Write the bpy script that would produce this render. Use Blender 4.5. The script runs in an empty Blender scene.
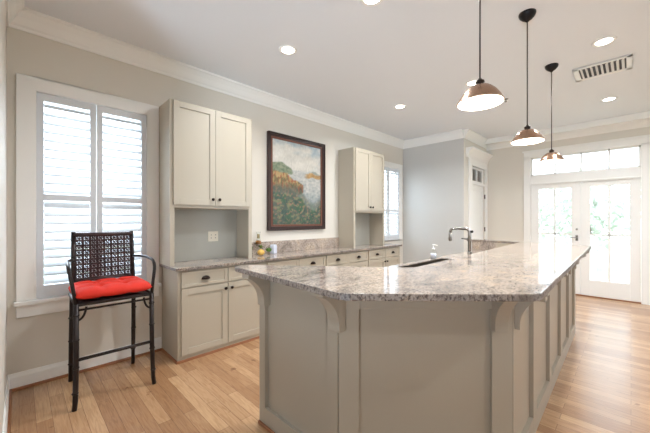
import bpy, bmesh, math, random
from mathutils import Vector, Matrix
S = bpy.context.scene
COL = S.collection
PI = math.pi
random.seed(7)

# ---------------------------------------------------------------- camera
HC = 3.09                      # ceiling height
cd = bpy.data.cameras.new('camera')
cam = bpy.data.objects.new('camera', cd); COL.objects.link(cam)
cam.location = (0, 0, 1.38)
cam.rotation_euler = (PI/2, 0, -PI/4)
cd.sensor_width = 36; cd.lens = 306/650*36
cd.shift_y = 3.5/650
cd.clip_start = 0.02
S.camera = cam

# ---------------------------------------------------------------- world, exposure
S.view_settings.view_transform = 'Standard'
S.view_settings.look = 'None'
S.view_settings.gamma = 1
S.view_settings.exposure = 0.53
w = bpy.data.worlds.new('world'); S.world = w; w.use_nodes = True
bg = w.node_tree.nodes['Background']
bg.inputs[0].default_value = (0.76, 0.88, 1.0, 1)
bg.inputs[1].default_value = 3.1

# ---------------------------------------------------------------- lights
def area(name, loc, direction, sx, sy, power, color=(1, 1, 1), spread=PI):
    l = bpy.data.lights.new(name, 'AREA'); l.shape = 'RECTANGLE'; l.size = sx; l.size_y = sy
    l.energy = power; l.color = color; l.spread = spread
    o = bpy.data.objects.new(name, l); COL.objects.link(o); o.location = loc
    o.rotation_euler = Vector(direction).to_track_quat('-Z', 'Y').to_euler()
    return o
# daylight outside each opening of the room
def portal(name, loc, direction, sx, sy):
    o = area(name, loc, direction, sx, sy, 1); o.data.cycles.is_portal = True
portal('opening_french_doors', (7.42, .65, 1.32), (-1, 0, 0), 1.56, 2.66)
portal('opening_shutter_window', (.515, 3.70, 1.59), (0, -1, 0), .9, 1.8)
portal('opening_counter_window', (5.37, 3.70, 1.71), (0, -1, 0), .9, 1.55)
portal('opening_side_window', (5.0, -3.72, 1.6), (0, 1, 0), 2.8, 2.0)
portal('opening_back_window', (-3.22, -.5, 1.45), (1, 0, 0), 1.4, 1.7)
area('daylight_shutter_window', (.52, 4.2, 1.3), (0, -1, .15), 1.1, 2.2, 45, (.74, .87, 1))
area('daylight_counter_window', (5.38, 4.2, 1.8), (0, -1, -.1), 1.1, 1.7, 30, (.74, .87, 1))

area('added_ceiling_fill', (-4.6, -1.5, .35), (1, .75, .5), 2.4, .7, 420, (.62, .80, 1))  # added unseen lamp outside the back opening, aimed up to brighten the ceiling

# ---------------------------------------------------------------- materials
def lin(c):
    return tuple((x/12.92 if x <= .04045 else ((x+.055)/1.055)**2.4) for x in [v/255 for v in c]) + (1,)
def mat(name, rgb, rough=.5, metal=0, spec=.5, bump=0, bscale=60, emit=None, var=0, trans=0, coat=0):
    m = bpy.data.materials.new(name); m.use_nodes = True
    nt = m.node_tree; b = nt.nodes['Principled BSDF']
    b.inputs['Base Color'].default_value = lin(rgb)
    b.inputs['Roughness'].default_value = rough
    b.inputs['Metallic'].default_value = metal
    b.inputs['Specular IOR Level'].default_value = spec
    b.inputs['Transmission Weight'].default_value = trans
    b.inputs['Coat Weight'].default_value = coat
    if emit:
        b.inputs['Emission Color'].default_value = lin(emit[0]); b.inputs['Emission Strength'].default_value = emit[1]
    tc = nt.nodes.new('ShaderNodeTexCoord')
    n = nt.nodes.new('ShaderNodeTexNoise'); n.inputs['Scale'].default_value = bscale; n.inputs['Detail'].default_value = 4
    nt.links.new(tc.outputs['Object'], n.inputs['Vector'])
    if bump:
        bp = nt.nodes.new('ShaderNodeBump'); bp.inputs['Strength'].default_value = bump; bp.inputs['Distance'].default_value = .004
        nt.links.new(n.outputs['Fac'], bp.inputs['Height']); nt.links.new(bp.outputs['Normal'], b.inputs['Normal'])
    if var:
        mx = nt.nodes.new('ShaderNodeMix'); mx.data_type = 'RGBA'
        mx.inputs[6].default_value = lin(tuple(max(0, v*(1-var)) for v in rgb)); mx.inputs[7].default_value = lin(tuple(min(255, v*(1+var)) for v in rgb))
        nt.links.new(n.outputs['Fac'], mx.inputs[0]); nt.links.new(mx.outputs[2], b.inputs['Base Color'])
    return m

M = {}
M['wall'] = mat('cream_wall_paint', (226, 220, 209), .55, bump=.05, bscale=300, var=.008)
M['wall_grey'] = mat('grey_wall_paint', (206, 205, 201), .38, bump=.05, bscale=300, var=.008)
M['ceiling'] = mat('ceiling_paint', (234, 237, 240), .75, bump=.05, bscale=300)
M['trim'] = mat('white_trim_paint', (248, 247, 243), .32, var=.003)
M['cab'] = mat('greige_cabinet_paint', (188, 178, 160), .36, bump=.03, bscale=200, var=.01)
M['niche'] = mat('niche_paint', (182, 181, 172), .4, var=.01)
M['island'] = mat('taupe_island_paint', (172, 161, 144), .38, bump=.03, bscale=200, var=.012)
M['shutter'] = mat('white_shutter_paint', (226, 230, 234), .35, var=.005)
M['bronze'] = mat('dark_bronze', (46, 36, 30), .35, metal=.8, var=.1)
M['black'] = mat('dark_canopy_metal', (34, 30, 30), .4, metal=.6, var=.1)
M['rod'] = mat('dark_rod_metal', (70, 62, 60), .4, metal=.6, var=.1)
M['chrome'] = mat('brushed_nickel', (170, 168, 165), .22, metal=1, bump=.02)
M['copper'] = mat('brushed_copper', (172, 140, 118), .27, metal=1, var=.06)
M['shade_in'] = mat('white_shade_lining', (250, 246, 240), .5, emit=((255, 244, 228), 1.6))
M['bulb'] = mat('lit_bulb', (255, 250, 240), .5, emit=((255, 240, 215), 22))
M['lens'] = mat('lit_downlight_lens', (255, 250, 240), .5, emit=((255, 244, 228), 14))
M['wicker'] = mat('dark_wicker', (66, 50, 50), .5, bump=.5, bscale=120, var=.2)
M['stoolmetal'] = mat('dark_stool_metal', (44, 36, 34), .32, metal=.5, var=.15)
M['red'] = mat('red_cushion_fabric', (226, 46, 26), .75, bump=.3, bscale=400, var=.04)
M['frame'] = mat('dark_picture_frame', (52, 34, 30), .35, bump=.2, bscale=80, var=.15)
M['frame_red'] = mat('reddish_inner_frame', (112, 66, 48), .4, var=.15)
M['plate'] = mat('cream_switch_plate', (232, 224, 206), .35)
M['slot'] = mat('dark_slot', (60, 58, 56), .6)
M['ventdark'] = mat('vent_duct', (84, 82, 84), .7)
M['shoe'] = mat('wood_shoe_moulding', (146, 92, 56), .4, bump=.1, bscale=60, var=.1)
M['steel'] = mat('sink_steel', (120, 112, 104), .3, metal=.8, var=.05)
M['yellow'] = mat('yellow_gourd_skin', (226, 180, 92), .45, var=.08, bscale=30)
M['green'] = mat('dark_green_apple', (72, 104, 36), .45, var=.2, bscale=30)
M['leaf'] = mat('leaf_green', (96, 120, 58), .5, var=.25, bscale=20)
M['amber'] = mat('amber_dried_fruit', (150, 98, 48), .5, var=.2, bscale=40)
M['porcelain'] = mat('white_blue_ceramic', (222, 226, 240), .15, var=.06, bscale=14)
M['cork'] = mat('tan_stopper', (190, 176, 140), .6, var=.1)
M['foliage'] = mat('outdoor_foliage', (214, 220, 208), .7, var=.15, bscale=3)
M['bark'] = mat('bark', (120, 104, 88), .8, var=.2)
M['deck'] = mat('deck_boards', (196, 190, 180), .7, var=.1)
M['rail'] = mat('white_railing_paint', (226, 228, 228), .5)
M['lawn'] = mat('lawn', (176, 182, 160), .9, var=.1, bscale=2)

def glass(name, rgb=(255, 255, 255), rough=0.0):
    m = bpy.data.materials.new(name); m.use_nodes = True
    nt = m.node_tree; nt.nodes.clear()
    o = nt.nodes.new('ShaderNodeOutputMaterial'); mx = nt.nodes.new('ShaderNodeMixShader')
    t = nt.nodes.new('ShaderNodeBsdfTransparent'); g = nt.nodes.new('ShaderNodeBsdfGlossy')
    t.inputs[0].default_value = lin(rgb); g.inputs['Roughness'].default_value = rough
    fr = nt.nodes.new('ShaderNodeFresnel'); fr.inputs[0].default_value = 1.45 if 'window' in name else 1.22
    ge = nt.nodes.new('ShaderNodeNewGeometry'); ma = nt.nodes.new('ShaderNodeMath'); ma.operation = 'MULTIPLY_ADD'
    n_ = fr.inputs[0].default_value; ma.inputs[1].default_value = 1/n_-n_; ma.inputs[2].default_value = n_
    nt.links.new(ge.outputs['Backfacing'], ma.inputs[0]); nt.links.new(ma.outputs[0], fr.inputs[0])
    nt.links.new(fr.outputs[0], mx.inputs[0]); nt.links.new(t.outputs[0], mx.inputs[1]); nt.links.new(g.outputs[0], mx.inputs[2])
    nt.links.new(mx.outputs[0], o.inputs[0]); return m
M['glass'] = glass('window_glass')
M['clear'] = glass('clear_vessel_glass', (252, 253, 252), .05)

def granite(name='speckled_granite', dark=0):
    m = bpy.data.materials.new(name); m.use_nodes = True
    nt = m.node_tree; L = nt.links; b = nt.nodes['Principled BSDF']
    N = lambda t: nt.nodes.new(t)
    tc = N('ShaderNodeTexCoord')
    mp = N('ShaderNodeMapping'); mp.inputs['Rotation'].default_value = (0, 0, .5); mp.inputs['Scale'].default_value = (1, 1.7, 1)
    L.new(tc.outputs['Object'], mp.inputs['Vector'])
    big = N('ShaderNodeTexNoise'); big.inputs['Scale'].default_value = 3.2; big.inputs['Detail'].default_value = 6; big.inputs['Distortion'].default_value = 1.6
    L.new(mp.outputs[0], big.inputs['Vector'])
    r1 = N('ShaderNodeValToRGB'); e = r1.color_ramp.elements
    e[0].position = .30; e[0].color = lin((150, 138, 128)); e[1].position = .72; e[1].color = lin((226, 206, 182))
    x = e.new(.45); x.color = lin((190, 178, 168)); x = e.new(.58); x.color = lin((206, 192, 178))
    L.new(big.outputs['Fac'], r1.inputs[0])
    v = N('ShaderNodeTexNoise'); v.inputs['Scale'].default_value = 78; v.inputs['Detail'].default_value = 5; v.inputs['Roughness'].default_value = .7
    L.new(mp.outputs[0], v.inputs['Vector'])
    r2 = N('ShaderNodeValToRGB'); e = r2.color_ramp.elements
    e[0].position = .38; e[0].color = (.075, .06, .05, 1); e[1].position = .52; e[1].color = (1, 1, 1, 1)
    x = e.new(.45); x.color = (.5, .40, .36, 1)
    L.new(v.outputs['Fac'], r2.inputs[0])
    v2 = N('ShaderNodeTexVoronoi'); v2.inputs['Scale'].default_value = 90
    L.new(tc.outputs['Object'], v2.inputs['Vector'])
    r3 = N('ShaderNodeValToRGB'); e = r3.color_ramp.elements
    e[0].position = 0; e[0].color = (.62, .58, .54, 1); e[1].position = .8; e[1].color = (1, 1, 1, 1)
    L.new(v2.outputs['Color'], r3.inputs[0])
    m1 = N('ShaderNodeMix'); m1.data_type = 'RGBA'; m1.blend_type = 'MULTIPLY'; m1.inputs[0].default_value = .68
    L.new(r1.outputs[0], m1.inputs[6]); L.new(r2.outputs[0], m1.inputs[7])
    m2 = N('ShaderNodeMix'); m2.data_type = 'RGBA'; m2.blend_type = 'MULTIPLY'; m2.inputs[0].default_value = .7
    L.new(m1.outputs[2], m2.inputs[6]); L.new(r3.outputs[0], m2.inputs[7])
    L.new(m2.outputs[2], b.inputs['Base Color'])
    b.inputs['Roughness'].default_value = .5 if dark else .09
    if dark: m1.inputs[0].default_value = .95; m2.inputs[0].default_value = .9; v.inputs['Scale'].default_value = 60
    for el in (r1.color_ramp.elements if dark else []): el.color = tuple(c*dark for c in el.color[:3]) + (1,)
    b.inputs['Specular IOR Level'].default_value = .75
    return m
M['granite'] = granite()
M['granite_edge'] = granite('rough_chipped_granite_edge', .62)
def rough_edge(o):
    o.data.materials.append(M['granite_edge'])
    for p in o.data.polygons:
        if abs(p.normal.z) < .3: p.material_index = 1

def wood_floor():
    m = bpy.data.materials.new('oak_plank_floor'); m.use_nodes = True
    nt = m.node_tree; L = nt.links; b = nt.nodes['Principled BSDF']
    N = lambda t: nt.nodes.new(t)
    tc = N('ShaderNodeTexCoord')
    mp = N('ShaderNodeMapping'); mp.inputs['Rotation'].default_value = (0, 0, PI/2)
    L.new(tc.outputs['Object'], mp.inputs['Vector'])
    br = N('ShaderNodeTexBrick'); br.offset = .37; br.offset_frequency = 2; br.squash = 1
    br.inputs['Scale'].default_value = 1; br.inputs['Brick Width'].default_value = .95; br.inputs['Row Height'].default_value = .083
    br.inputs['Mortar Size'].default_value = .0012; br.inputs['Mortar Smooth'].default_value = .3; br.inputs['Bias'].default_value = 0
    br.inputs['Color1'].default_value = lin((208, 168, 126)); br.inputs['Color2'].default_value = lin((166, 122, 84)); br.inputs['Mortar'].default_value = lin((120, 78, 50))
    L.new(mp.outputs[0], br.inputs['Vector'])
    g = N('ShaderNodeMapping'); g.inputs['Scale'].default_value = (14, 1.1, 1); L.new(tc.outputs['Object'], g.inputs['Vector'])
    n = N('ShaderNodeTexNoise'); n.inputs['Scale'].default_value = 5; n.inputs['Detail'].default_value = 6; n.inputs['Distortion'].default_value = 1.2
    L.new(g.outputs[0], n.inputs['Vector'])
    r = N('ShaderNodeValToRGB'); e = r.color_ramp.elements
    e[0].position = .32; e[0].color = (.70, .60, .52, 1); e[1].position = .6; e[1].color = (1, 1, 1, 1)
    L.new(n.outputs['Fac'], r.inputs[0])
    k = N('ShaderNodeTexNoise'); k.inputs['Scale'].default_value = 9; k.inputs['Detail'].default_value = 2
    L.new(tc.outputs['Object'], k.inputs['Vector'])
    rk = N('ShaderNodeValToRGB'); e = rk.color_ramp.elements
    e[0].position = .24; e[0].color = (.45, .3, .2, 1); e[1].position = .30; e[1].color = (1, 1, 1, 1)
    L.new(k.outputs['Fac'], rk.inputs[0])
    a = N('ShaderNodeMix'); a.data_type = 'RGBA'; a.blend_type = 'MULTIPLY'; a.inputs[0].default_value = .75
    L.new(br.outputs['Color'], a.inputs[6]); L.new(r.outputs[0], a.inputs[7])
    a2 = N('ShaderNodeMix'); a2.data_type = 'RGBA'; a2.blend_type = 'MULTIPLY'; a2.inputs[0].default_value = .8
    L.new(a.outputs[2], a2.inputs[6]); L.new(rk.outputs[0], a2.inputs[7])
    L.new(a2.outputs[2], b.inputs['Base Color'])
    b.inputs['Roughness'].default_value = .27
    b.inputs['Specular IOR Level'].default_value = .6
    b.inputs['Coat Weight'].default_value = .45; b.inputs['Coat Roughness'].default_value = .28
    bp = N('ShaderNodeBump'); bp.inputs['Strength'].default_value = .35; bp.inputs['Distance'].default_value = .004
    iv = N('ShaderNodeMath'); iv.operation = 'MULTIPLY_ADD'; iv.inputs[1].default_value = -1; 
    L.new(br.outputs['Fac'], iv.inputs[0]); L.new(n.outputs['Fac'], iv.inputs[2])
    L.new(iv.outputs[0], bp.inputs['Height']); L.new(bp.outputs['Normal'], b.inputs['Normal'])
    return m
M['floor'] = wood_floor()

# ---------------------------------------------------------------- mesh helpers
class MB:
    def __init__(s): s.v = []; s.f = []; s.sm = []
    def add(s, vs, fs, smooth=False):
        o = len(s.v); s.v += [tuple(p) for p in vs]
        for f in fs: s.f.append([i+o for i in f]); s.sm.append(smooth)
        return s
    def box(s, x0, x1, y0, y1, z0, z1):
        if x0 > x1: x0, x1 = x1, x0
        if y0 > y1: y0, y1 = y1, y0
        if z0 > z1: z0, z1 = z1, z0
        return s.add([(x0,y0,z0),(x1,y0,z0),(x1,y1,z0),(x0,y1,z0),(x0,y0,z1),(x1,y0,z1),(x1,y1,z1),(x0,y1,z1)],
                     [(0,3,2,1),(4,5,6,7),(0,1,5,4),(1,2,6,5),(2,3,7,6),(3,0,4,7)])
    def obox(s, c, size, R):
        hx, hy, hz = [a/2 for a in size]; c = Vector(c)
        ps = [(-hx,-hy,-hz),(hx,-hy,-hz),(hx,hy,-hz),(-hx,hy,-hz),(-hx,-hy,hz),(hx,-hy,hz),(hx,hy,hz),(-hx,hy,hz)]
        return s.add([c + R @ Vector(p) for p in ps], [(0,3,2,1),(4,5,6,7),(0,1,5,4),(1,2,6,5),(2,3,7,6),(3,0,4,7)])
    def prism(s, pts, z0, z1):           # pts counter-clockwise seen from above
        n = len(pts)
        vs = [(x,y,z0) for x,y in pts] + [(x,y,z1) for x,y in pts]
        return s.add(vs, [tuple(range(n))[::-1], tuple(range(n, 2*n))] + [(i,(i+1)%n,(i+1)%n+n,i+n) for i in range(n)])
    def sweep(s, prof, axis, a, b, fn):   # closed profile (p,q) extruded from a to b; fn(p,q,t)->xyz
        n = len(prof)
        vs = [fn(p,q,a) for p,q in prof] + [fn(p,q,b) for p,q in prof]
        return s.add(vs, [tuple(range(n))[::-1], tuple(range(n,2*n))] + [(i,(i+1)%n,(i+1)%n+n,i+n) for i in range(n)])
    def lathe(s, prof, c=(0,0,0), n=24, R=None, smooth=True):   # prof: list (r,z)
        c = Vector(c); R = R or Matrix.Identity(3); vs = []; fs = []
        for r, z in prof:
            for k in range(n):
                a = 2*PI*k/n; vs.append(c + R @ Vector((r*math.cos(a), r*math.sin(a), z)))
        for i in range(len(prof)-1):
            for k in range(n):
                k2 = (k+1) % n; fs.append((i*n+k, i*n+k2, (i+1)*n+k2, (i+1)*n+k))
        if prof[0][0] > 1e-5: fs.append(tuple(range(n))[::-1])
        if prof[-1][0] > 1e-5: fs.append(tuple((len(prof)-1)*n+k for k in range(n)))
        return s.add(vs, fs, smooth)
    def tube(s, pts, r, n=10, smooth=True):
        pts = [Vector(p) for p in pts]; rs = r if isinstance(r, (list, tuple)) else [r]*len(pts)
        vs = []; fs = []; up = None
        for i, p in enumerate(pts):
            t = (pts[min(i+1, len(pts)-1)] - pts[max(i-1, 0)]).normalized()
            if up is None:
                up = Vector((0,0,1)) if abs(t.z) < .9 else Vector((1,0,0))
            up = (up - t*up.dot(t)).normalized(); side = t.cross(up)
            for k in range(n):
                a = 2*PI*k/n; vs.append(p + (up*math.cos(a) + side*math.sin(a))*rs[i])
        for i in range(len(pts)-1):
            for k in range(n):
                k2 = (k+1) % n; fs.append((i*n+k, (i+1)*n+k, (i+1)*n+k2, i*n+k2))
        fs.append(tuple(range(n))); fs.append(tuple((len(pts)-1)*n+k for k in range(n))[::-1])
        return s.add(vs, fs, smooth)
    def build(s, name, m, parent=None, bevel=0, seg=2, loc=None, rotz=None, sub=0):
        me = bpy.data.meshes.new(name); me.from_pydata(s.v, [], s.f)
        for p, q in zip(me.polygons, s.sm): p.use_smooth = q
        bm = bmesh.new(); bm.from_mesh(me); bmesh.ops.remove_doubles(bm, verts=bm.verts, dist=1e-6)
        bmesh.ops.recalc_face_normals(bm, faces=bm.faces); bm.to_mesh(me); bm.free()
        me.materials.append(m); o = bpy.data.objects.new(name, me); COL.objects.link(o)
        if parent: o.parent = parent
        if loc is not None: o.location = loc
        if rotz is not None: o.rotation_euler = (0, 0, rotz)
        if bevel:
            b = o.modifiers.new('bevel', 'BEVEL'); b.width = bevel; b.segments = seg; b.limit_method = 'ANGLE'; b.angle_limit = .6
            b.harden_normals = False
        if sub:
            b = o.modifiers.new('sub', 'SUBSURF'); b.levels = sub; b.render_levels = sub
        return o

def arc(p0, p1, p2, n=8):
    p0, p1, p2 = Vector(p0), Vector(p1), Vector(p2)
    return [((1-t)**2)*p0 + 2*t*(1-t)*p1 + t*t*p2 for t in [i/n for i in range(n+1)]]
def tag(o, label, cat, group=None, kind=None):
    o['label'] = label; o['category'] = cat
    if group: o['group'] = group
    if kind: o['kind'] = kind
    return o
def thing(name, label, cat, loc=(0,0,0), rotz=0, group=None):
    o = bpy.data.objects.new(name, None); COL.objects.link(o); o.location = loc; o.rotation_euler = (0,0,rotz)
    o.empty_display_size = .05
    return tag(o, label, cat, group)
def struct(o): o['kind'] = 'structure'; return o
def holder(name, loc=(0,0,0)):
    o = bpy.data.objects.new(name, None); COL.objects.link(o); o.location = loc; o['kind'] = 'structure'; return o
def copy_tree(src, parent=None):
    c = src.copy(); COL.objects.link(c)
    if parent is not None: c.parent = parent
    for ch in [k for k in src.children]: copy_tree(ch, c)
    return c

# ================================================================ STRUCTURE
WY = 3.54      # long wall with shutters
FX = 7.25      # far wall with french doors
NX = -.07      # near stub wall
GX = 5.96      # grey wall
SY = 2.24      # side wall with pantry door
WT = .14
B = MB; 
struct(MB().box(-3.2, 7.5, -3.7, 3.8, -.12, 0).build('floor', M['floor']))
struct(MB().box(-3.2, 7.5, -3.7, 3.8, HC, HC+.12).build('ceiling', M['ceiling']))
# long wall with two openings
w1 = (.095, .936, .715, 2.468); w2 = (4.955, 5.78, .955, 2.468)
wl = MB()
wl.box(NX-WT, w1[0], WY, WY+WT, 0, HC); wl.box(w1[0], w1[1], WY, WY+WT, 0, w1[2]); wl.box(w1[0], w1[1], WY, WY+WT, w1[3], HC)
wl.box(w1[1], w2[0], WY, WY+WT, 0, HC); wl.box(w2[0], w2[1], WY, WY+WT, 0, w2[2]); wl.box(w2[0], w2[1], WY, WY+WT, w2[3], HC)
wl.box(w2[1], GX+.02, WY, WY+WT, 0, HC)
struct(wl.build('wall_left', M['wall']))
struct(MB().box(NX-WT, NX, 2.15, WY, 0, HC).build('wall_near', M['wall']))
# grey wall and pantry block
struct(MB().box(GX, GX+.10, SY+.001, WY+WT, 0, HC).build('wall_grey', M['wall_grey']))
ws = MB()
ws.box(GX+.001, 6.34, SY, SY+.12, 0, HC); ws.box(7.12, FX+.02, SY, SY+.12, 0, HC); ws.box(6.34, 7.12, SY, SY+.12, 2.50, HC)
struct(ws.build('wall_pantry', M['trim'] if False else M['wall']))
# far wall with door and transom openings
D0, D1 = -.12, 1.42       # door opening in Y
wf = MB()
wf.box(FX, FX+WT, D1, 3.8, 0, HC); wf.box(FX, FX+WT, -3.7, D0, 0, HC)
wf.box(FX, FX+WT, D0, D1, 2.12, 2.24); wf.box(FX, FX+WT, D0, D1, 2.62, HC)
struct(wf.build('wall_far', M['wall']))
# the part of the room behind the viewer
wr = MB()
wr.box(-3.2, 3.6, -3.7, -3.56, 0, HC); wr.box(6.4, 7.5, -3.7, -3.56, 0, HC)
wr.box(3.6, 6.4, -3.7, -3.56, 0, .6); wr.box(3.6, 6.4, -3.7, -3.56, 2.6, HC)
struct(wr.build('wall_right', M['wall']))
wb = MB()
wb.box(-3.2, -3.06, -3.7, -1.2, 0, HC); wb.box(-3.2, -3.06, .2, 3.8, 0, HC); wb.box(-3.2, -3.06, -1.2, .2, 0, .6); wb.box(-3.2, -3.06, -1.2, .2, 2.3, HC)
struct(wb.build('wall_back', M['wall']))
struct(MB().box(-3.2, NX-WT, WY, WY+WT, 0, HC).build('wall_rear_left', M['wall']))

# crown moulding profiles (p: out from the wall, q: z)
cp = [(0, HC-.155), (.012, HC-.155), (.018, HC-.135), (.03, HC-.12), (.055, HC-.07), (.085, HC-.03), (.10, HC-.022), (.10, HC), (0, HC)]
struct(MB().sweep(cp, 0, NX, GX, lambda p,q,t: (t, WY-p, q)).build('trim_1', M['trim']))
struct(MB().sweep(cp, 0, 2.15, WY, lambda p,q,t: (NX+p, t, q)).build('trim_2', M['trim']))
struct(MB().sweep(cp, 0, SY-.0, WY, lambda p,q,t: (GX-p, t, q)).build('trim_3', M['trim']))
struct(MB().sweep(cp, 0, GX-.0, FX, lambda p,q,t: (t, SY-p, q)).build('trim_4', M['trim']))
# dropped soffit along far wall, with small crown beneath
struct(MB().box(FX-.26, FX, -3.56, SY, 2.985, HC).build('trim_5', M['trim']))
cp2 = [(0, 2.90), (.01, 2.90), (.02, 2.92), (.05, 2.95), (.08, 2.975), (.09, 2.985), (0, 2.985)]
struct(MB().sweep(cp2, 0, -3.56, SY, lambda p,q,t: (FX-p, t, q)).build('trim_6', M['trim']))
# baseboards with shoe moulding
def baseboard(name, fn, a, b, h=.135):
    prof = [(0,0),(.016,0),(.016,h-.03),(.011,h-.015),(.008,h),(0,h)]
    o = struct(MB().sweep(prof, 0, a, b, fn).build(name, M['trim']))
    sh = [(.016,0),(.032,0),(.031,.010),(.026,.018),(.016,.021)]
    MB().sweep(sh, 0, a, b, fn).build('shoe_moulding', M['shoe'], o)
    return o
baseboard('baseboard_left', lambda p,q,t: (t, WY-p, q), NX, 1.07)
baseboard('baseboard_near', lambda p,q,t: (NX+p, t, q), 2.15, WY)
baseboard('baseboard_far', lambda p,q,t: (FX-p, t, q), -3.56, -.235)
baseboard('baseboard_far_left', lambda p,q,t: (FX-p, t, q), 1.535, SY)
baseboard('baseboard_grey', lambda p,q,t: (GX-p, t, q), SY, WY)

# ---------------------------------------------------------------- shuttered windows
def shutter_window(name, X0, zb, sill):
    # X0: offset so the casing starts at X0-.017
    W = holder(name)
    o = .095+X0; zt = 2.468
    cz = MB()
    cz.box(X0-.017, o, WY-.022, WY, zb, zt+.105); cz.box(X0+.936, X0+1.043, WY-.022, WY, zb, zt+.105)
    cz.box(o, X0+.936, WY-.022, WY, zt, zt+.105)
    cz.box(o-.004, o+.008, WY-.02, WY+WT, zb, zt); cz.box(X0+.928, X0+.94, WY-.02, WY+WT, zb, zt); cz.box(o, X0+.936, WY-.02, WY+WT, zt-.008, zt+.004)
    cz.box(o, X0+.936, WY-.0, WY+WT, zb-.02, zb+.004)
    cz.build('casing', M['trim'], W, bevel=.003)
    if sill:
        MB().box(X0-.03, X0+1.06, WY-.05, WY+.02, zb-.032, zb).build('sill', M['trim'], W, bevel=.005)
        MB().box(X0-.017, X0+1.043, WY-.02, WY, zb-.135, zb-.032).build('apron', M['trim'], W, bevel=.004)
    # sash and glass behind the shutters
    sm = MB(); y0, y1 = WY+.085, WY+.12
    sm.box(o+.008, o+.05, y0, y1, zb, zt); sm.box(X0+.886, X0+.928, y0, y1, zb, zt); sm.box(o, X0+.93, y0, y1, zb, zb+.05); sm.box(o, X0+.93, y0, y1, zt-.05, zt)
    sm.box(o, X0+.93, y0, y1, 1.60, 1.64)
    sm.build('sash', M['trim'], W, bevel=.003)
    MB().box(o+.03, X0+.90, WY+.10, WY+.104, zb+.03, zt-.03).build('pane', M['glass'], W)
    for k, (a, b) in enumerate(((.104, .510), (.514, .926))):
        a += X0; b += X0
        P = MB(); yf, yb = WY-.012, WY+.018
        z0 = zb+.006; z1 = zt-.014; rb = z0+.105; rt = z1-.06; m0, m1 = 1.548, 1.60
        P.box(a, a+.045, yf, yb, z0, z1); P.box(b-.045, b, yf, yb, z0, z1)
        P.box(a+.045, b-.045, yf, yb, z0, rb); P.box(a+.045, b-.045, yf, yb, rt, z1); P.box(a+.045, b-.045, yf, yb, m0, m1)
        sp = P.build('shutter_panel', M['shutter'], W, bevel=.002)
        for (lo, hi, ang) in ((m1, rt, 35), (rb, m0, 42)):
            n = round((hi-lo)/.0735); pitch = (hi-lo)/n; Lm = MB()
            for i in range(n):
                zc = lo+pitch*(i+.5); A = math.radians(ang)
                R = Matrix.Rotation(A, 3, 'X')
                # lens-shaped slat
                pr = [(-.043,0),(-.03,.0035),(0,.005),(.03,.0035),(.043,0),(.03,-.0035),(0,-.005),(-.03,-.0035)]
                vs = []
                for xx in (a+.047, b-.047):
                    for p, q in pr:
                        v = R @ Vector((0, p, q)); vs.append((xx, WY+.004+v.y, zc+v.z))
                Lm.add(vs, [tuple(range(8)), tuple(range(8,16))] + [(j,(j+1)%8,(j+1)%8+8,j+8) for j in range(8)], False)
            Lm.build('louvres', M['shutter'], sp)
        hg = MB()
        xh = a-.004 if k == 0 else b+.004
        for zz in (z0+.15, (z0+z1)/2, z1-.15): hg.box(xh-.006, xh+.006, yf-.006, yf+.006, zz-.03, zz+.03)
        hg.build('hinges', M['shutter'], sp)
    return W
shutter_window('window_1', 0, .715, True)
shutter_window('window_2', 4.86, .955, False)

# ---------------------------------------------------------------- french doors and transom
def far_casing():
    W = holder('trim_7')
    c = MB(); xa, xb = FX-.025, FX
    c.box(xa, xb, D1, D1+.115, 0, 2.64); c.box(xa, xb, D0-.115, D0, 0, 2.64)
    c.box(xa, xb, D0-.115, D1+.115, 2.62, 2.735); c.box(xa-.012, xb, D0-.14, D1+.14, 2.735, 2.765)
    c.box(xa, xb, D0, D1, 2.07, 2.25); c.box(xa-.012, xb, D0-.0, D1, 2.085, 2.105)
    c.build('casing', M['trim'], W, bevel=.004)
    MB().box(FX-.01, FX+WT+.02, D0, D1, 0, .018).build('threshold', M['shoe'], W, bevel=.003)
far_casing()
def transom():
    W = holder('window_3'); f = MB(); x0, x1 = FX+.01, FX+.06
    za, zb = 2.25, 2.62
    f.box(x0, x1, D0, D1, za, za+.03); f.box(x0, x1, D0, D1, zb-.03, zb); f.box(x0, x1, D0, D0+.03, za, zb); f.box(x0, x1, D1-.03, D1, za, zb)
    for y in (.27, .645, 1.03): f.box(x0, x1, y-.014, y+.014, za, zb)
    f.build('window_frame', M['trim'], W, bevel=.002)
    MB().box(FX+.03, FX+.034, D0+.02, D1-.02, za+.02, zb-.02).build('pane', M['glass'], W)
transom()
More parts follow.
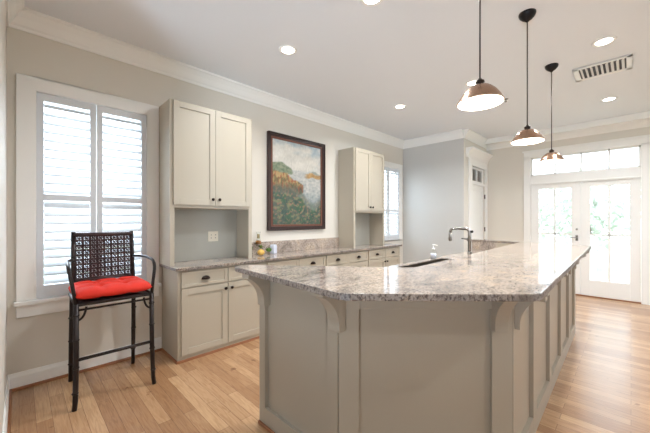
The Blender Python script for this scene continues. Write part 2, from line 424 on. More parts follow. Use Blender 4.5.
def french_door(name, ya, yb, hinge_side, handle_y):
    Dn = holder(name); x0, x1 = FX+.005, FX+.05; g0 = (ya+yb)/2
    ga, gb = ya+.125, yb-.125; z0, zt, gz0, gz1 = .022, 2.07, .305, 2.03-.06
    gz1 = 1.985
    f = MB()
    f.box(x0, x1, ya, ga, z0, zt); f.box(x0, x1, gb, yb, z0, zt); f.box(x0, x1, ga, gb, z0, gz0); f.box(x0, x1, ga, gb, gz1, zt)
    f.build('door_leaf', M['trim'], Dn, bevel=.004)
    mu = MB(); yc = (ga+gb)/2
    mu.box(x0+.012, x1-.012, yc-.015, yc+.015, gz0, gz1); mu.box(x0+.012, x1-.012, ga, gb, 1.10, 1.130)
    mu.build('muntins', M['trim'], Dn)
    MB().box(x0+.02, x0+.024, ga-.01, gb+.01, gz0-.01, gz1+.01).build('pane', M['glass'], Dn)
    if handle_y:
        h = MB(); h.box(x0-.006, x0, handle_y-.018, handle_y+.018, 1.0, 1.10)
        h.tube([(x0-.006, handle_y, 1.06), (x0-.045, handle_y, 1.06), (x0-.047, handle_y+.03, 1.06), (x0-.045, handle_y+.10, 1.06)], .007)
        h.build('door_handle', M['chrome'], Dn)
        l = MB().lathe([(.018,0),(.018,.008),(.009,.014),(0,.014)], (x0, handle_y, 1.21), 16, Matrix.Rotation(-PI/2, 3, 'Y')); l.build('door_lock', M['chrome'], Dn)
french_door('door_1', .652, 1.415, 1, .705)
french_door('door_2', -.115, .648, -1, None)

# ---------------------------------------------------------------- pantry door
Pd = holder('door_3')
p = MB(); y0, y1 = SY+.02, SY+.055
p.box(6.345, 6.45, y0, y1, .02, 2.10); p.box(7.01, 7.115, y0, y1, .02, 2.10); p.box(6.45, 7.01, y0, y1, .02, .26); p.box(6.45, 7.01, y0, y1, 1.98, 2.10)
p.box(6.45, 7.01, y0+.012, y1-.01, .26, 1.98); p.box(6.45, 7.01, y0, y1, 1.0, 1.12)
p.build('door_leaf', M['trim'], Pd, bevel=.004)
for z in (.25, 1.18, 1.88): MB().tube([(7.118, SY-.006, z-.045), (7.118, SY-.006, z+.045)], .012, 8).build('hinge', M['bronze'], Pd)
MB().lathe([(.03,0),(.03,.008),(.012,.014),(.012,.04),(.028,.05),(.028,.07),(0,.08)], (6.40, SY+.02, .98), 18, Matrix.Rotation(PI/2, 3, 'X')).build('door_knob', M['bronze'], Pd)
Pw = holder('window_4')
p = MB(); za, zb = 2.14, 2.46
p.box(6.345, 6.42, y0, y1, za, zb); p.box(7.04, 7.115, y0, y1, za, zb); p.box(6.42, 7.04, y0, y1, za, za+.04); p.box(6.42, 7.04, y0, y1, zb-.04, zb); p.box(6.715, 6.745, y0, y1, za, zb)
p.build('window_frame', M['trim'], Pw, bevel=.003)
MB().box(6.41, 7.05, SY+.036, SY+.04, za+.03, zb-.03).build('pane', M['glass'], Pw)
tr = holder('trim_8')
p = MB(); ya = SY-.022
p.box(GX+.22, 6.345, ya, SY, 0, 2.60); p.box(7.115, FX-.0, ya, SY, 0, 2.60); p.box(6.345, 7.115, ya, SY, 2.46, 2.60); p.box(6.345, 7.115, ya, SY+.1, 2.10, 2.14)
p.build('casing', M['trim'], tr, bevel=.003)
hp = [(0, 2.60), (.03, 2.60), (.035, 2.64), (.06, 2.68), (.10, 2.73), (.13, 2.75), (.13, 2.775), (0, 2.775)]
MB().sweep(hp, 0, GX+.10, FX-.005, lambda p,q,t: (t, SY-p, q)).build('door_cornice', M['trim'], tr)
# pantry interior back
struct(MB().box(GX+.1, FX, 3.3, 3.35, 0, HC).build('wall_pantry_back', M['slot']))

# ---------------------------------------------------------------- ceiling vent, sprinkler, downlights
v = thing('ceiling_vent', 'white rectangular air vent in the ceiling near the french doors', 'vent', (4.66, .23, HC))
f = MB(); a, b = .205, .24
f.box(-a, -a+.045, -b, b, -.012, 0); f.box(a-.045, a, -b, b, -.012, 0); f.box(-a, a, -b, -b+.045, -.012, 0); f.box(-a, a, b-.045, b, -.012, 0)
f.build('frame', M['trim'], v, bevel=.004)
MB().box(-a+.03, a-.03, -b+.03, b-.03, -.004, -.001).build('duct', M['ventdark'], v)
f = MB()
for i in range(9):
    y = -b+.07+i*(2*b-.14)/8
    f.obox((0, y, -.012), (2*a-.09, .026, .003), Matrix.Rotation(math.radians(-38 if y < 0 else 38), 3, 'X'))
f.build('vanes', M['trim'], v)
sp = MB().lathe([(.0,-.045),(.012,-.045),(.014,-.03),(.006,-.028),(.006,-.008),(.028,-.006),(.03,0),(0,0)], (4.867, 1.25, HC), 16).build('sprinkler', M['chrome'])
tag(sp, 'small metal fire sprinkler on the ceiling beside the nearest pendant shade', 'sprinkler')

def downlight_proto():
    r = thing('recessed_downlight', '', 'downlight', (0,0,0))
    MB().lathe([(.062,-.0005),(.066,-.006),(.088,-.005),(.092,0)], (0,0,0), 32).build('trim_ring', M['trim'], r)
    MB().lathe([(0,-.0025),(.063,-.0025),(.063,-.0005),(0,-.0005)], (0,0,0), 32).build('lens', M['lens'], r)
    return r
dl = [(1.913, 2.44, 'round recessed ceiling downlight above the nearer cabinet run, leftmost in the photo'),
      (4.06, 2.46, 'round recessed ceiling downlight above the far drawers before the grey wall'),
      (3.963, .183, 'round recessed ceiling downlight just right of the air vent, large and bright'),
      (5.9, .22, 'round recessed ceiling downlight between the air vent and the french doors'),
      (4.007, 1.394, 'round recessed ceiling downlight half hidden behind the nearest copper pendant shade'),
      (1.923, 1.411, 'round recessed ceiling downlight cut by the top edge of the photo')]
dp = downlight_proto()
for i, (x, y, lab) in enumerate(dl):
    r = dp if i == 0 else copy_tree(dp)
    r.location = (x, y, HC); r['label'] = lab; r['group'] = 'recessed ceiling downlights'
for i, (x, y) in enumerate([(d[0], d[1]) for d in dl] + [(1.9, -1.6), (4.0, -1.6), (-.9, -.8)]):
    l = bpy.data.lights.new('downlight_glow', 'AREA'); l.shape = 'DISK'; l.size = .12; l.energy = 14; l.color = (.92, .96, 1); l.spread = math.radians(150)
    o = bpy.data.objects.new('downlight_glow', l); COL.objects.link(o); o.location = (x, y, HC-.012)

# ---------------------------------------------------------------- pendants
def pendant_proto():
    r = thing('pendant_lamp', '', 'pendant lamp', (0,0,0))
    c = MB().lathe([(.062,0),(.062,-.012),(.056,-.028),(.038,-.048),(.018,-.062),(.008,-.072),(0,-.074)], (0,0,HC), 28).build('canopy', M['black'], r)
    MB().tube([(0,0,HC-.045),(0,0,2.165)], .0045, 8).build('rod', M['rod'], r)
    MB().lathe([(0,2.165),(.008,2.165),(.012,2.156),(.022,2.152),(.024,2.144),(.021,2.138),(.022,2.131),(.028,2.127),(.030,2.116),(0,2.112)], (0,0,0), 24).build('socket', M['bronze'], r)
    sh = [(.028,2.125),(.042,2.121),(.060,2.109),(.081,2.089),(.098,2.065),(.109,2.045),(.115,2.034),(.118,2.030)]
    m = MB(); n = 40; vs = []; fs = []
    for (rr, z) in sh:
        for k in range(n): a = 2*PI*k/n; vs.append((rr*math.cos(a), rr*math.sin(a), z))
    for i in range(len(sh)-1):
        for k in range(n): fs.append((i*n+k, i*n+(k+1)%n, (i+1)*n+(k+1)%n, (i+1)*n+k))
    m.add(vs, fs, True); s = m.build('lamp_shade', M['copper'], r)
    so = s.modifiers.new('solid', 'SOLIDIFY'); so.thickness = .0025; so.offset = 1
    # white lining just inside
    m = MB(); vs = []; fs = []
    for (rr, z) in sh:
        for k in range(n): a = 2*PI*k/n; vs.append(((rr-.004)*math.cos(a), (rr-.004)*math.sin(a), z-.003))
    for i in range(len(sh)-1):
        for k in range(n): fs.append((i*n+k, i*n+(k+1)%n, (i+1)*n+(k+1)%n, (i+1)*n+k))
    m.add(vs, fs, True); m.build('shade_lining', M['shade_in'], s)
    MB().lathe([(.0,2.046),(.03,2.05),(.05,2.065),(.048,2.085),(.025,2.105),(.018,2.118),(0,2.118)], (0,0,0), 24).build('bulb', M['bulb'], r)
    return r
pp = pendant_proto()
for i, (x, y, lab) in enumerate([(1.81, .593, 'nearest and largest copper dome pendant, hung over the island on a dark rod'),
                                 (2.975, .607, 'middle copper dome pendant of the row over the island'),
                                 (4.17, .622, 'farthest and smallest copper dome pendant, in front of the french door transom')]):
    r = pp if i == 0 else copy_tree(pp)
    r.location = (x, y, 0); r['label'] = lab; r['group'] = 'copper pendants over the island'
    l = bpy.data.lights.new('pendant_glow', 'POINT'); l.energy = 5; l.color = (1, .92, .84); l.shadow_soft_size = .04
    o = bpy.data.objects.new('pendant_glow', l); COL.objects.link(o); o.location = (x, y, 2.02)

# ---------------------------------------------------------------- cabinets
def shaker(m, x0, x1, z0, z1, yf, th=.02, rail=.062):
    m.box(x0, x0+rail, yf, yf+th, z0, z1); m.box(x1-rail, x1, yf, yf+th, z0, z1)
    m.box(x0+rail, x1-rail, yf, yf+th, z0, z0+rail); m.box(x0+rail, x1-rail, yf, yf+th, z1-rail, z1)
    m.box(x0+rail, x1-rail, yf+.010, yf+th, z0+rail, z1-rail)
    return m
def knob(parent, x, y, z):
    return MB().lathe([(.006,0),(.006,.012),(.015,.018),(.017,.026),(.012,.032),(0,.034)], (x,y,z), 16, Matrix.Rotation(PI/2, 3, 'X')).build('knob', M['bronze'], parent)
def cup_pull(parent, x, y, z, w=.046):
    m = MB(); n = 12; k2 = 6; vs = []; fs = []
    for i in range(k2+1):                        # half dome: depth profile
        ph = PI/2*i/k2
        for j in range(n+1):
            a = PI*j/n
            vs.append((x - w*math.cos(a)*math.cos(ph*.98), y-.024*math.sin(ph), z-.016 + .036*math.sin(a)*math.cos(ph*.98)))
    for i in range(k2):
        for j in range(n): fs.append((i*(n+1)+j, i*(n+1)+j+1, (i+1)*(n+1)+j+1, (i+1)*(n+1)+j))
    m.add(vs, fs, True)
    o = m.build('cup_pull', M['bronze'], parent)
    return o
def drawer_front(parent, x0, x1, z0, z1, yf):
    m = MB(); r = .035
    m.box(x0, x0+r, yf, yf+.02, z0, z1); m.box(x1-r, x1, yf, yf+.02, z0, z1); m.box(x0+r, x1-r, yf, yf+.02, z0, z0+r*.8); m.box(x0+r, x1-r, yf, yf+.02, z1-r*.8, z1)
    m.box(x0+r, x1-r, yf+.008, yf+.02, z0+r*.8, z1-r*.8)
    d = m.build('drawer', M['cab'], parent, bevel=.0015)
    cup_pull(d, (x0+x1)/2, yf, (z0+z1)/2)
    return d
CF = 3.08       # carcass front of base cabinets
CTOP = .888
bases = [(1.095, 'greige base cabinet nearest the stool, with side panel, cup pulls and two doors', True),
         (2.085, 'greige base cabinet second from the stool, below the painting and yellow gourd', False),
         (3.085, 'greige base cabinet third from the stool, just before the far hutch', False),
         (4.075, 'greige base cabinet last in the run, beside the grey wall corner', False)]
for i, (x, lab, first) in enumerate(bases):
    x1 = bases[i+1][0]-.002 if i < 3 else 5.06
    c = thing('base_cabinet', lab, 'cabinet', (x, CF, 0), group='base cabinets along the long wall')
    W_ = x1-x
    m = MB().box(-.018 if first else 0, W_, 0, WY-CF-.003, .0, CTOP)
    m.build('body', M['cab'], c, bevel=.002)
    MB().sweep([(0,0),(.016,0),(.014,.010),(.009,.018),(0,.021)], 0, -.018 if first else 0, W_, lambda p,q,t: (t, -p, q)).build('shoe_moulding', M['shoe'], c)
    if first:
        MB().sweep([(0,0),(.016,0),(.014,.010),(.009,.018),(0,.021)], 0, -.016, WY-CF-.02, lambda p,q,t: (-.018-p, t, q)).build('shoe_moulding', M['shoe'], c)
    h = W_/2
    for k in (0, 1):
        a, b = (.012, h-.004) if k == 0 else (h+.004, W_-.012)
        drawer_front(c, a, b, .722, .872, -.02)
        d = shaker(MB(), a, b, .062, .708, -.02).build('door', M['cab'], c, bevel=.0015)
        knob(d, (b-.032) if k == 0 else (a+.032), -.02, .655)

def hutch(x0, x1, lab):
    zt, yf = 2.575, 3.20
    c = thing('upper_cabinet', lab, 'cabinet', ((x0+x1)/2, WY, .921), group='hutch cabinets on the counter')
    ox, oy, oz = (x0+x1)/2, WY, .921
    def bx(m, a, b, c0, d, e, f): return m.box(a-ox, b-ox, c0-oy, d-oy, e-oz, f-oz)
    m = MB(); yb = WY-.003
    bx(m, x0, x0+.02, yf, yb, .921, zt); bx(m, x1-.02, x1, yf, yb, .921, zt)
    bx(m, x0, x1, yf, yb, zt-.02, zt); bx(m, x0+.02, x1-.02, yf+.02, yb, 1.50, 1.52)
    # face frame
    bx(m, x0, x0+.045, yf-.001, yf+.02, .921, zt); bx(m, x1-.045, x1, yf-.001, yf+.02, .921, zt)
    bx(m, x0+.045, x1-.045, yf-.001, yf+.02, 1.505, 1.545); bx(m, x0+.045, x1-.045, yf-.001, yf+.02, zt-.04, zt)
    m.build('body', M['cab'], c, bevel=.0015)
    n = MB(); bx(n, x0+.02, x1-.02, yb-.012, yb, .921, 1.50); n.build('back_panel', M['niche'], c)
    mid = (x0+x1)/2
    for k in (0, 1):
        a, b = (x0+.03, mid-.002) if k == 0 else (mid+.002, x1-.03)
        d = MB(); shaker(d, a-ox, b-ox, 1.535-oz, zt-.008-oz, yf-.022-oy, .021, .06)
        d = d.build('door', M['cab'], c, bevel=.0015)
        knob(d, (b-.035 if k == 0 else a+.035)-ox, yf-.022-oy, 1.60-oz)
    return c
hutch(1.045, 1.965, 'tall greige hutch cabinet with open niche standing on the counter beside the big shuttered window')
hutch(3.86, 4.745, 'tall greige hutch cabinet right of the painting, beside the far window')

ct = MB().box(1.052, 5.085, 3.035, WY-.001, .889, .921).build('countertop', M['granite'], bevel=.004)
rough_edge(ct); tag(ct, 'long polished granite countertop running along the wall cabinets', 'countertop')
bs = MB().box(1.966, 3.859, WY-.025, WY-.001, .9215, 1.085).build('backsplash', M['granite'], bevel=.002)
tag(bs, 'low upright granite backsplash strip on the wall between the two hutches', 'backsplash')
bs = MB().box(4.747, 5.085, WY-.046, WY-.025, .9215, .952).build('backsplash', M['granite'], bevel=.002)
tag(bs, 'short granite upstand below the far corner window', 'backsplash')
# outlet in the niche
ol = thing('wall_outlet', 'cream double outlet plate on the back of the near hutch niche', 'outlet', (1.637, WY-.0155, 1.185))
MB().box(-.062, .062, -.006, 0, -.06, .06).build('plate', M['plate'], ol, bevel=.003)
for s in (-1, 1):
    MB().box(s*.027-.016, s*.027+.016, -.009, -.005, -.034, .034).build('socket_insert', M['plate'], ol, bevel=.002)
for s in (-1, 1):
    for z in (-.018, .018):
        MB().box(s*.027-.004, s*.027+.004, -.0095, -.008, z-.005, z+.005).build('socket_slot', M['slot'], ol)

# ---------------------------------------------------------------- kitchen island
isl = thing('kitchen_island', 'large taupe panelled kitchen island with angled end and curved corbels', 'kitchen island', (2.8, 1.1, 0))
def ip(m): # shift to local
    m.v = [(x-2.8, y-1.1, z) for x, y, z in m.v]; return m
KT = 1.036
core = [(1.185,1.795),(1.185,1.076),(1.806,.452),(4.62,.500),(4.66,1.07),(1.83,.985)]
m = MB().prism(core, .0, KT)
ip(m).build('bar_wall', M['island'], isl)
m = MB().prism([(1.62,1.66),(1.89,1.09),(4.66,1.09),(4.95,1.09),(5.10,1.68)], .0, .69)
m.box(1.89, 2.54, 1.10, 1.66, .69, .886); m.box(3.64, 4.95, 1.10, 1.66, .69, .886); m.box(2.54, 3.64, 1.10, 1.27, .69, .886); m.box(2.54, 3.64, 1.64, 1.66, .69, .886)
ip(m).build('sink_cabinet', M['island'], isl)
m = MB().prism([(4.66,1.09),(4.62,.5),(4.80,.503),(5.22,1.80),(5.12,1.80),(4.97,1.09)], 0, KT)
ip(m).build('end_wall', M['island'], isl, bevel=.002)
# panel faces: local frame u along the face, n outward
def face(P0, P1):
    P0, P1 = Vector((*P0, 0)), Vector((*P1, 0)); u = (P1-P0).normalized(); n = Vector((u.y, -u.x, 0)); return P0, u, n, (P1-P0).length
def fbox(m, F, a, b, d0, d1, z0, z1):
    P0, u, n, L_ = F; c = P0 + u*((a+b)/2) + n*((d0+d1)/2) + Vector((0,0,(z0+z1)/2))
    R = Matrix(((u.x, n.x, 0), (u.y, n.y, 0), (0, 0, 1)))
    return m.obox(c, (b-a, d1-d0, z1-z0), R)
def corbel(F, a, w=.075, depth=.165, h=.225, zt=KT):
    P0, u, n, L_ = F
    pr = [(0, zt), (depth, zt), (depth, zt-.030)]
    for i in range(1, 11):
        t = PI/2*i/10; pr.append((depth - (depth-.048)*math.sin(t)**1.25, zt-.030-(h-.060)*(1-math.cos(t))**.85))
    pr += [(.048, zt-h), (0, zt-h)]
    m = MB(); k = len(pr); vs = []
    for s in (a-w/2, a+w/2):
        for d, z in pr: q = P0 + u*s + n*d; vs.append((q.x, q.y, z))
    m.add(vs, [tuple(range(k)), tuple(range(k, 2*k))[::-1]] + [(i, (i+1)%k, (i+1)%k+k, i+k) for i in range(k)])
    o = ip(m).build('corbel', M['island'], isl, bevel=.003)
    return o
FA = face((1.185,1.795),(1.185,1.076))       # end face looking at the stool
FB = face((1.185,1.076),(1.806,.452))        # angled face
FC = face((1.806,.452),(4.80,.503))          # seating side
FRAME = .024
def frame_panel(F, stiles, name, bottom=.125, top=.115):
    m = MB(); P0, u, n, Ln = F
    for a, b in stiles: fbox(m, F, a, b, -.002, FRAME, .0, KT)
    for i in range(len(stiles)-1):
        a, b = stiles[i][1], stiles[i+1][0]
        fbox(m, F, a, b, -.002, FRAME, 0, bottom)
        if top: fbox(m, F, a, b, -.002, FRAME, KT-top, KT)
    return ip(m).build(name, M['island'], isl, bevel=.002)
LA, LB, LC = FA[3], FB[3], FC[3]
frame_panel(FA, [(0, .068), (LA-.075, LA+.006)], 'end_panel_frame', top=.02)
frame_panel(FB, [(-.006, .098), (LB-.098, LB+.006)], 'angled_panel_frame')
frame_panel(FC, [(-.006, .04), (.50, .60), (1.11, 1.21), (1.73, 1.83), (2.34, 2.44), (LC-.10, LC)], 'seating_side_frame', bottom=.125, top=.02)
for F, a, b in ((FA, -.0, LA+.018), (FB, -.01, LB+.01)):
    m = MB(); fbox(m, F, a, b, FRAME, FRAME+.014, 0, .02); ip(m).build('shoe_moulding', M['shoe'], isl, bevel=.004)
corbel(FA, .055, .08); corbel(FA, LA+.002, .08)
corbel(FB, LB-.062, .07)
for a in (.055, .80, 1.57, 2.30, 2.80): corbel(FC, a)

top = [(1.10,1.905),(1.02,1.872),(1.012,1.85),(.962,.875),(.985,.838),(1.52,.290),(1.562,.268),(4.83,.337),(4.85,.36),(5.34,1.88),(5.12,1.88),(4.99,1.10),(1.83,1.00)]
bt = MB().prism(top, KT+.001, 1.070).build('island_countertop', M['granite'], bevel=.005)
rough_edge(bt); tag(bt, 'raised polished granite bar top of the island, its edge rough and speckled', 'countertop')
# rough chiselled edge comes from a little displacement of the rim
lc = MB()
SX0, SX1, SY0, SY1 = 2.56, 3.62, 1.29, 1.62
z0, z1 = .888, .920
lc.box(1.70, SX0, 1.125, 1.70, z0, z1); lc.box(SX1, 4.99, 1.115, 1.70, z0, z1); lc.box(SX0, SX1, 1.115, SY0, z0, z1); lc.box(SX0, SX1, SY1, 1.70, z0, z1)
lc = lc.build('sink_countertop', M['granite'])
tag(lc, 'lower granite counter around the sink behind the raised island bar', 'countertop')
rs = MB().prism([(1.84,.992),(4.66,1.072),(4.97,1.092),(4.97,1.114),(1.84,1.114)], .8885, KT-.001)
rs.prism([(4.99,1.115),(5.0,1.115),(5.125,1.79),(5.10,1.79)][::1], .921, KT-.001)
rs.build('bar_riser', M['granite'], lc)
sk = thing('sink', 'undermount kitchen sink set in the lower island counter', 'sink', ((SX0+SX1)/2, (SY0+SY1)/2, .70))
m = MB(); hx, hy = (SX1-SX0)/2-.002, (SY1-SY0)/2-.002; t = .012
m.box(-hx, hx, -hy, hy, 0, t); m.box(-hx, -hx+t, -hy, hy, t, .216); m.box(hx-t, hx, -hy, hy, t, .216); m.box(-hx+t, hx-t, -hy, -hy+t, t, .216); m.box(-hx+t, hx-t, hy-t, hy, t, .216)
m.box(-.01, .01, -hy+t, hy-t, t, .17)
m.build('basin', M['steel'], sk)
for s in (-.2, .2): MB().lathe([(.04,.013),(.045,.014),(.045,.012),(0,.012)], (s,0,0.002), 16).build('drain', M['chrome'], sk)

# faucet
fx, fy = 3.42, 1.225
fa = thing('faucet', 'tall brushed nickel gooseneck faucet behind the raised bar', 'faucet', (fx, fy, .9205))
MB().lathe([(.0,0),(.032,0),(.032,.008),(.024,.014),(.022,.11),(.019,.125),(0,.125)], (0,0,0), 20).build('base', M['chrome'], fa)
pts = [Vector((0,0,.11)), Vector((0,0,.32))] + arc((0,0,.32), (0,.003,.366), (0,.045,.366), 6)[1:] + [Vector((0,.165,.366))] + arc((0,.165,.366), (0,.207,.366), (0,.208,.32), 6)[1:]
MB().tube(pts, [.018]*2+[.017]*6+[.015]*7, 14).build('spout', M['chrome'], fa)
MB().lathe([(.0,0),(.014,0),(.019,.012),(.017,.06),(.0155,.10),(0,.10)], (0,.2085,.225), 16).build('spray_head', M['chrome'], fa)
MB().tube([(0,.01,.255),(0,.04,.255),(0,.085,.258)], [.011,.009,.006], 10).build('lever', M['chrome'], fa)
MB().lathe([(0,0),(.013,.0),(.015,.012),(.010,.02),(0,.022)], (.0,-.016,.335), 14, Matrix.Rotation(PI/2, 3, 'X')).build('knob', M['black'], fa)
# soap dispenser
sd = thing('soap_dispenser', 'clear glass soap dispenser with pump standing by the sink', 'soap dispenser', (3.47, 1.655, .9205))
MB().lathe([(0,0),(.036,0),(.038,.01),(.038,.085),(.028,.10),(.014,.108),(.014,.114),(0,.114)], (0,0,0), 20).build('bottle', M['clear'], sd)
MB().lathe([(0,.0),(.033,0),(.033,.06),(0,.06)], (0,0,.006), 16).build('soap', M['porcelain'], sd)
m = MB().lathe([(.017,.108),(.017,.126),(.006,.128),(.006,.16),(.012,.162),(.012,.172),(0,.172)], (0,0,0), 14)
m.tube([(0,0,.166),(0,-.02,.167),(0,-.05,.158)], .005, 8); m.build('pump', M['trim'], sd)

# ---------------------------------------------------------------- painting
pt = thing('landscape_painting', 'framed marsh landscape painting with reeds and pale river on the cream wall', 'painting', (2.955, WY, 1.918))
PW, PH = .552, .684
def ring(m, w0, h0, w1, h1, y0, y1):
    m.box(-w0, -w1, y0, y1, -h0, h0); m.box(w1, w0, y0, y1, -h0, h0); m.box(-w1, w1, y0, y1, h1, h0); m.box(-w1, w1, y0, y1, -h0, -h1); return m
m = ring(MB(), PW, PH, PW-.022, PH-.022, -.045, -.002); ring(m, PW-.022, PH-.022, PW-.055, PH-.055, -.034, -.002)
m.build('frame', M['frame'], pt, bevel=.005)
ring(MB(), PW-.055, PH-.055, PW-.082, PH-.082, -.028, -.002).build('inner_frame', M['frame_red'], pt, bevel=.004)
from mathutils import noise as mn
def nz(x, y, s, seed=0.): return mn.fractal(Vector((x*s+seed, y*s-seed, seed)), 1.0, 2.0, 5)
def cl(x): return max(0., min(1., x))
def mixc(a, b, t): t = cl(t); return tuple(a[i]*(1-t)+b[i]*t for i in range(3))
def sm(x, a, b): t = cl((x-a)/(b-a)); return t*t*(3-2*t)
def paint(u, v):         # u 0..1 left-right, v 0..1 bottom-top
    uu = u+nz(u, v, 7, 3.1)*.03; vv = v+nz(u, v, 8, 8.2)*.02
    br = nz(u*1.0, v*2.2, 15, 31.)                                # brush strokes
    c = mixc((212,206,194), (150,178,194), sm(vv, .74, 1.0)*.5+nz(u, v*1.4, 3.2, 1.)*.7 + (uu-.55)*.5)
    c = mixc(c, (230,224,212), .45+nz(u*.8, v*1.8, 4, 5.)*1.1)
    water = mixc((208,204,196), (140,150,150), .25+br*.5+sm(.48-vv, 0, .22)*.55)
    c = mixc(c, water, sm(.665-vv, 0, .015))
    if uu > .60: c = mixc(c, mixc((196,158,102), (172,134,84), .5+br*2), sm(vv, .585, .60)*sm(.655-vv, 0, .02)*sm(uu, .60, .72))
    if uu > .78: c = mixc(c, (138,146,134), sm(vv, .64, .655)*sm(.70-vv-abs(uu-.88)*.4, 0, .02)*.8)
    tl = .755-abs(uu-.14)*.22 - max(0, uu-.3)*.5
    c = mixc(c, mixc((98,118,88), (140,146,116), .4+br*1.6), sm(vv, .60, .62)*sm(tl-vv, 0, .02)*sm(.42-uu, 0, .06)*.9)
    reach = .34+.30*sm(.60-vv, 0, .12)-.10*sm(.40-vv, 0, .06)
    bank = sm(.635-vv, 0, .02)*sm(vv, .33, .40)*sm(reach-uu, 0, .05)
    rc = mixc((186,154,104), (116,104,68), .45+nz(u*1.6, v*1.0, 16, 6.)*2.2)
    rc = mixc(rc, (68,64,52), sm(.53-vv, 0, .12)*.85)
    if nz(u*2, v, 14, 44.) > .22: rc = mixc(rc, (158,80,54), .7)
    c = mixc(c, rc, bank)
    fg = mixc((88,96,84), (62,86,76), .5+nz(u, v*2, 6, 9.)*2)
    fg = mixc(fg, (134,134,96), sm(nz(u*1.2, v*2.6, 9, 19.), .02, .25)*.8)
    fg = mixc(fg, (60,96,70), sm(nz(u, v, 8, 12.), .08, .3)*.8)
    fg = mixc(fg, (168,120,98), sm(nz(u*1.3, v*2, 17, 17.), .26, .42)*.7)
    fg = mixc(fg, (70,74,66), sm(.12-vv, 0, .14)*.4)
    lim = .40-.20*sm(uu, .40, .85)+.07*sm(uu, .85, 1.0)
    c = mixc(c, mixc(fg, (128,128,116), .5), sm(lim+.10-vv, 0, .08)*.7)
    c = mixc(c, fg, sm(lim-vv, 0, .05))
    g = nz(u*1.4, v*.9, 30, 21.)*12
    return tuple(max(0, min(255, k*.94+g)) for k in c)
NX_, NZ_ = 96, 118; cw, chh = PW-.08, PH-.08
vs = []; fs = []; cols = []
for j in range(NZ_+1):
    for i in range(NX_+1):
        u, v_ = i/NX_, j/NZ_
        vs.append(((u*2-1)*cw, -.014, (v_*2-1)*chh)); cols.append(lin(paint(u, v_)))
for j in range(NZ_):
    for i in range(NX_): a = j*(NX_+1)+i; fs.append((a, a+1, a+NX_+2, a+NX_+1))
me = bpy.data.meshes.new('canvas'); me.from_pydata(vs, [], fs)
ca = me.color_attributes.new('paint', 'FLOAT_COLOR', 'POINT')
for i, c in enumerate(cols): ca.data[i].color = c
pm = bpy.data.materials.new('oil_paint'); pm.use_nodes = True
at = pm.node_tree.nodes.new('ShaderNodeAttribute'); at.attribute_name = 'paint'
pm.node_tree.links.new(at.outputs['Color'], pm.node_tree.nodes['Principled BSDF'].inputs['Base Color'])
pm.node_tree.nodes['Principled BSDF'].inputs['Roughness'].default_value = .5
me.materials.append(pm); cv = bpy.data.objects.new('canvas', me); COL.objects.link(cv); cv.parent = pt
MB().box(-cw, cw, -.013, -.003, -chh, chh).build('backing', M['frame'], pt)

# ---------------------------------------------------------------- decor by the near hutch
vz = thing('glass_vase', 'slim clear glass vase with pale stopper and amber filling on the counter', 'vase', (2.225, 3.463, .922))
MB().lathe([(0,0),(.036,0),(.040,.02),(.034,.06),(.026,.10),(.040,.14),(.046,.165),(.030,.195),(.022,.225),(.024,.28),(.036,.305),(.034,.305),(.021,.28),(.019,.225),(.027,.195),(.042,.165),(.036,.14)], (0,0,0), 24).build('vessel', M['clear'], vz)
MB().lathe([(0,.142),(.034,.146),(.039,.165),(.026,.188),(0,.192)], (0,0,0), 20).build('filling', M['amber'], vz)
MB().lathe([(0,.215),(.018,.217),(.017,.27),(0,.275)], (0,0,0), 16).build('stopper', M['cork'], vz)
def blob(m, c, r, sz=1.0, n=16, rib=0):
    k = 10; vs = []; fs = []
    for i in range(1, k):
        t = PI*i/k
        for j in range(n):
            a = 2*PI*j/n; rr = r*math.sin(t)*(1+rib*math.cos(a*8)); vs.append((c[0]+rr*math.cos(a), c[1]+rr*math.sin(a), c[2]-r*sz*math.cos(t)*(1-.12*math.cos(t)**2 if rib else 1)))
    b = len(vs); vs += [(c[0], c[1], c[2]-r*sz*.96), (c[0], c[1], c[2]+r*sz*.9)]
    for i in range(k-2):
        for j in range(n): fs.append((i*n+j, i*n+(j+1)%n, (i+1)*n+(j+1)%n, (i+1)*n+j))
    for j in range(n): fs.append((b, (j+1)%n, j)); fs.append((b+1, (k-2)*n+j, (k-2)*n+(j+1)%n))
    return m.add(vs, fs, True)
g = thing('yellow_gourd', 'round yellow gourd with green leaves in front of the slim glass vase', 'gourd', (2.20, 3.365, .922))
blob(MB(), (0,0,.043), .046, .95, 24, .03).build('gourd_body', M['yellow'], g)
MB().tube([(0,0,.08),(.003,.0,.10),(.012,.0,.112)], [.007,.005,.004], 8).build('stem', M['cork'], g)
def leaves(m, c, n, L_, seed, spread=.7):
    rnd = random.Random(seed)
    for i in range(n):
        a = 2*PI*i/n+rnd.uniform(-.3,.3); el = rnd.uniform(.2, 1.2); l = L_*rnd.uniform(.7,1.1)
        d = Vector((math.cos(a)*math.cos(el)*spread, math.sin(a)*math.cos(el)*spread, math.sin(el))).normalized(); s = d.cross(Vector((0,0,1))).normalized()*l*.22
        c0 = Vector(c); m.add([c0, c0+d*l*.45+s, c0+d*l, c0+d*l*.45-s, c0+d*l*.45-Vector((0,0,.004))], [(0,1,2),(0,2,3),(0,4,1),(1,4,2),(2,4,3),(3,4,0)])
    return m
leaves(MB(), (0,0,.088), 9, .065, 3).build('leaves', M['leaf'], g)
ga = thing('green_apple', 'dark green round apple ornament right of the yellow gourd', 'apple', (2.345, 3.40, .922))
blob(MB(), (0,0,.062), .036, .9, 20, .02).build('apple_body', M['green'], ga)
MB().lathe([(0,0),(.022,0),(.02,.006),(.008,.01),(.008,.03),(.02,.034),(0,.034)], (0,0,0), 16).build('stand', M['clear'], ga)
MB().tube([(0,0,.09),(.004,0,.108)], .003, 6).build('stem', M['bark'], ga)
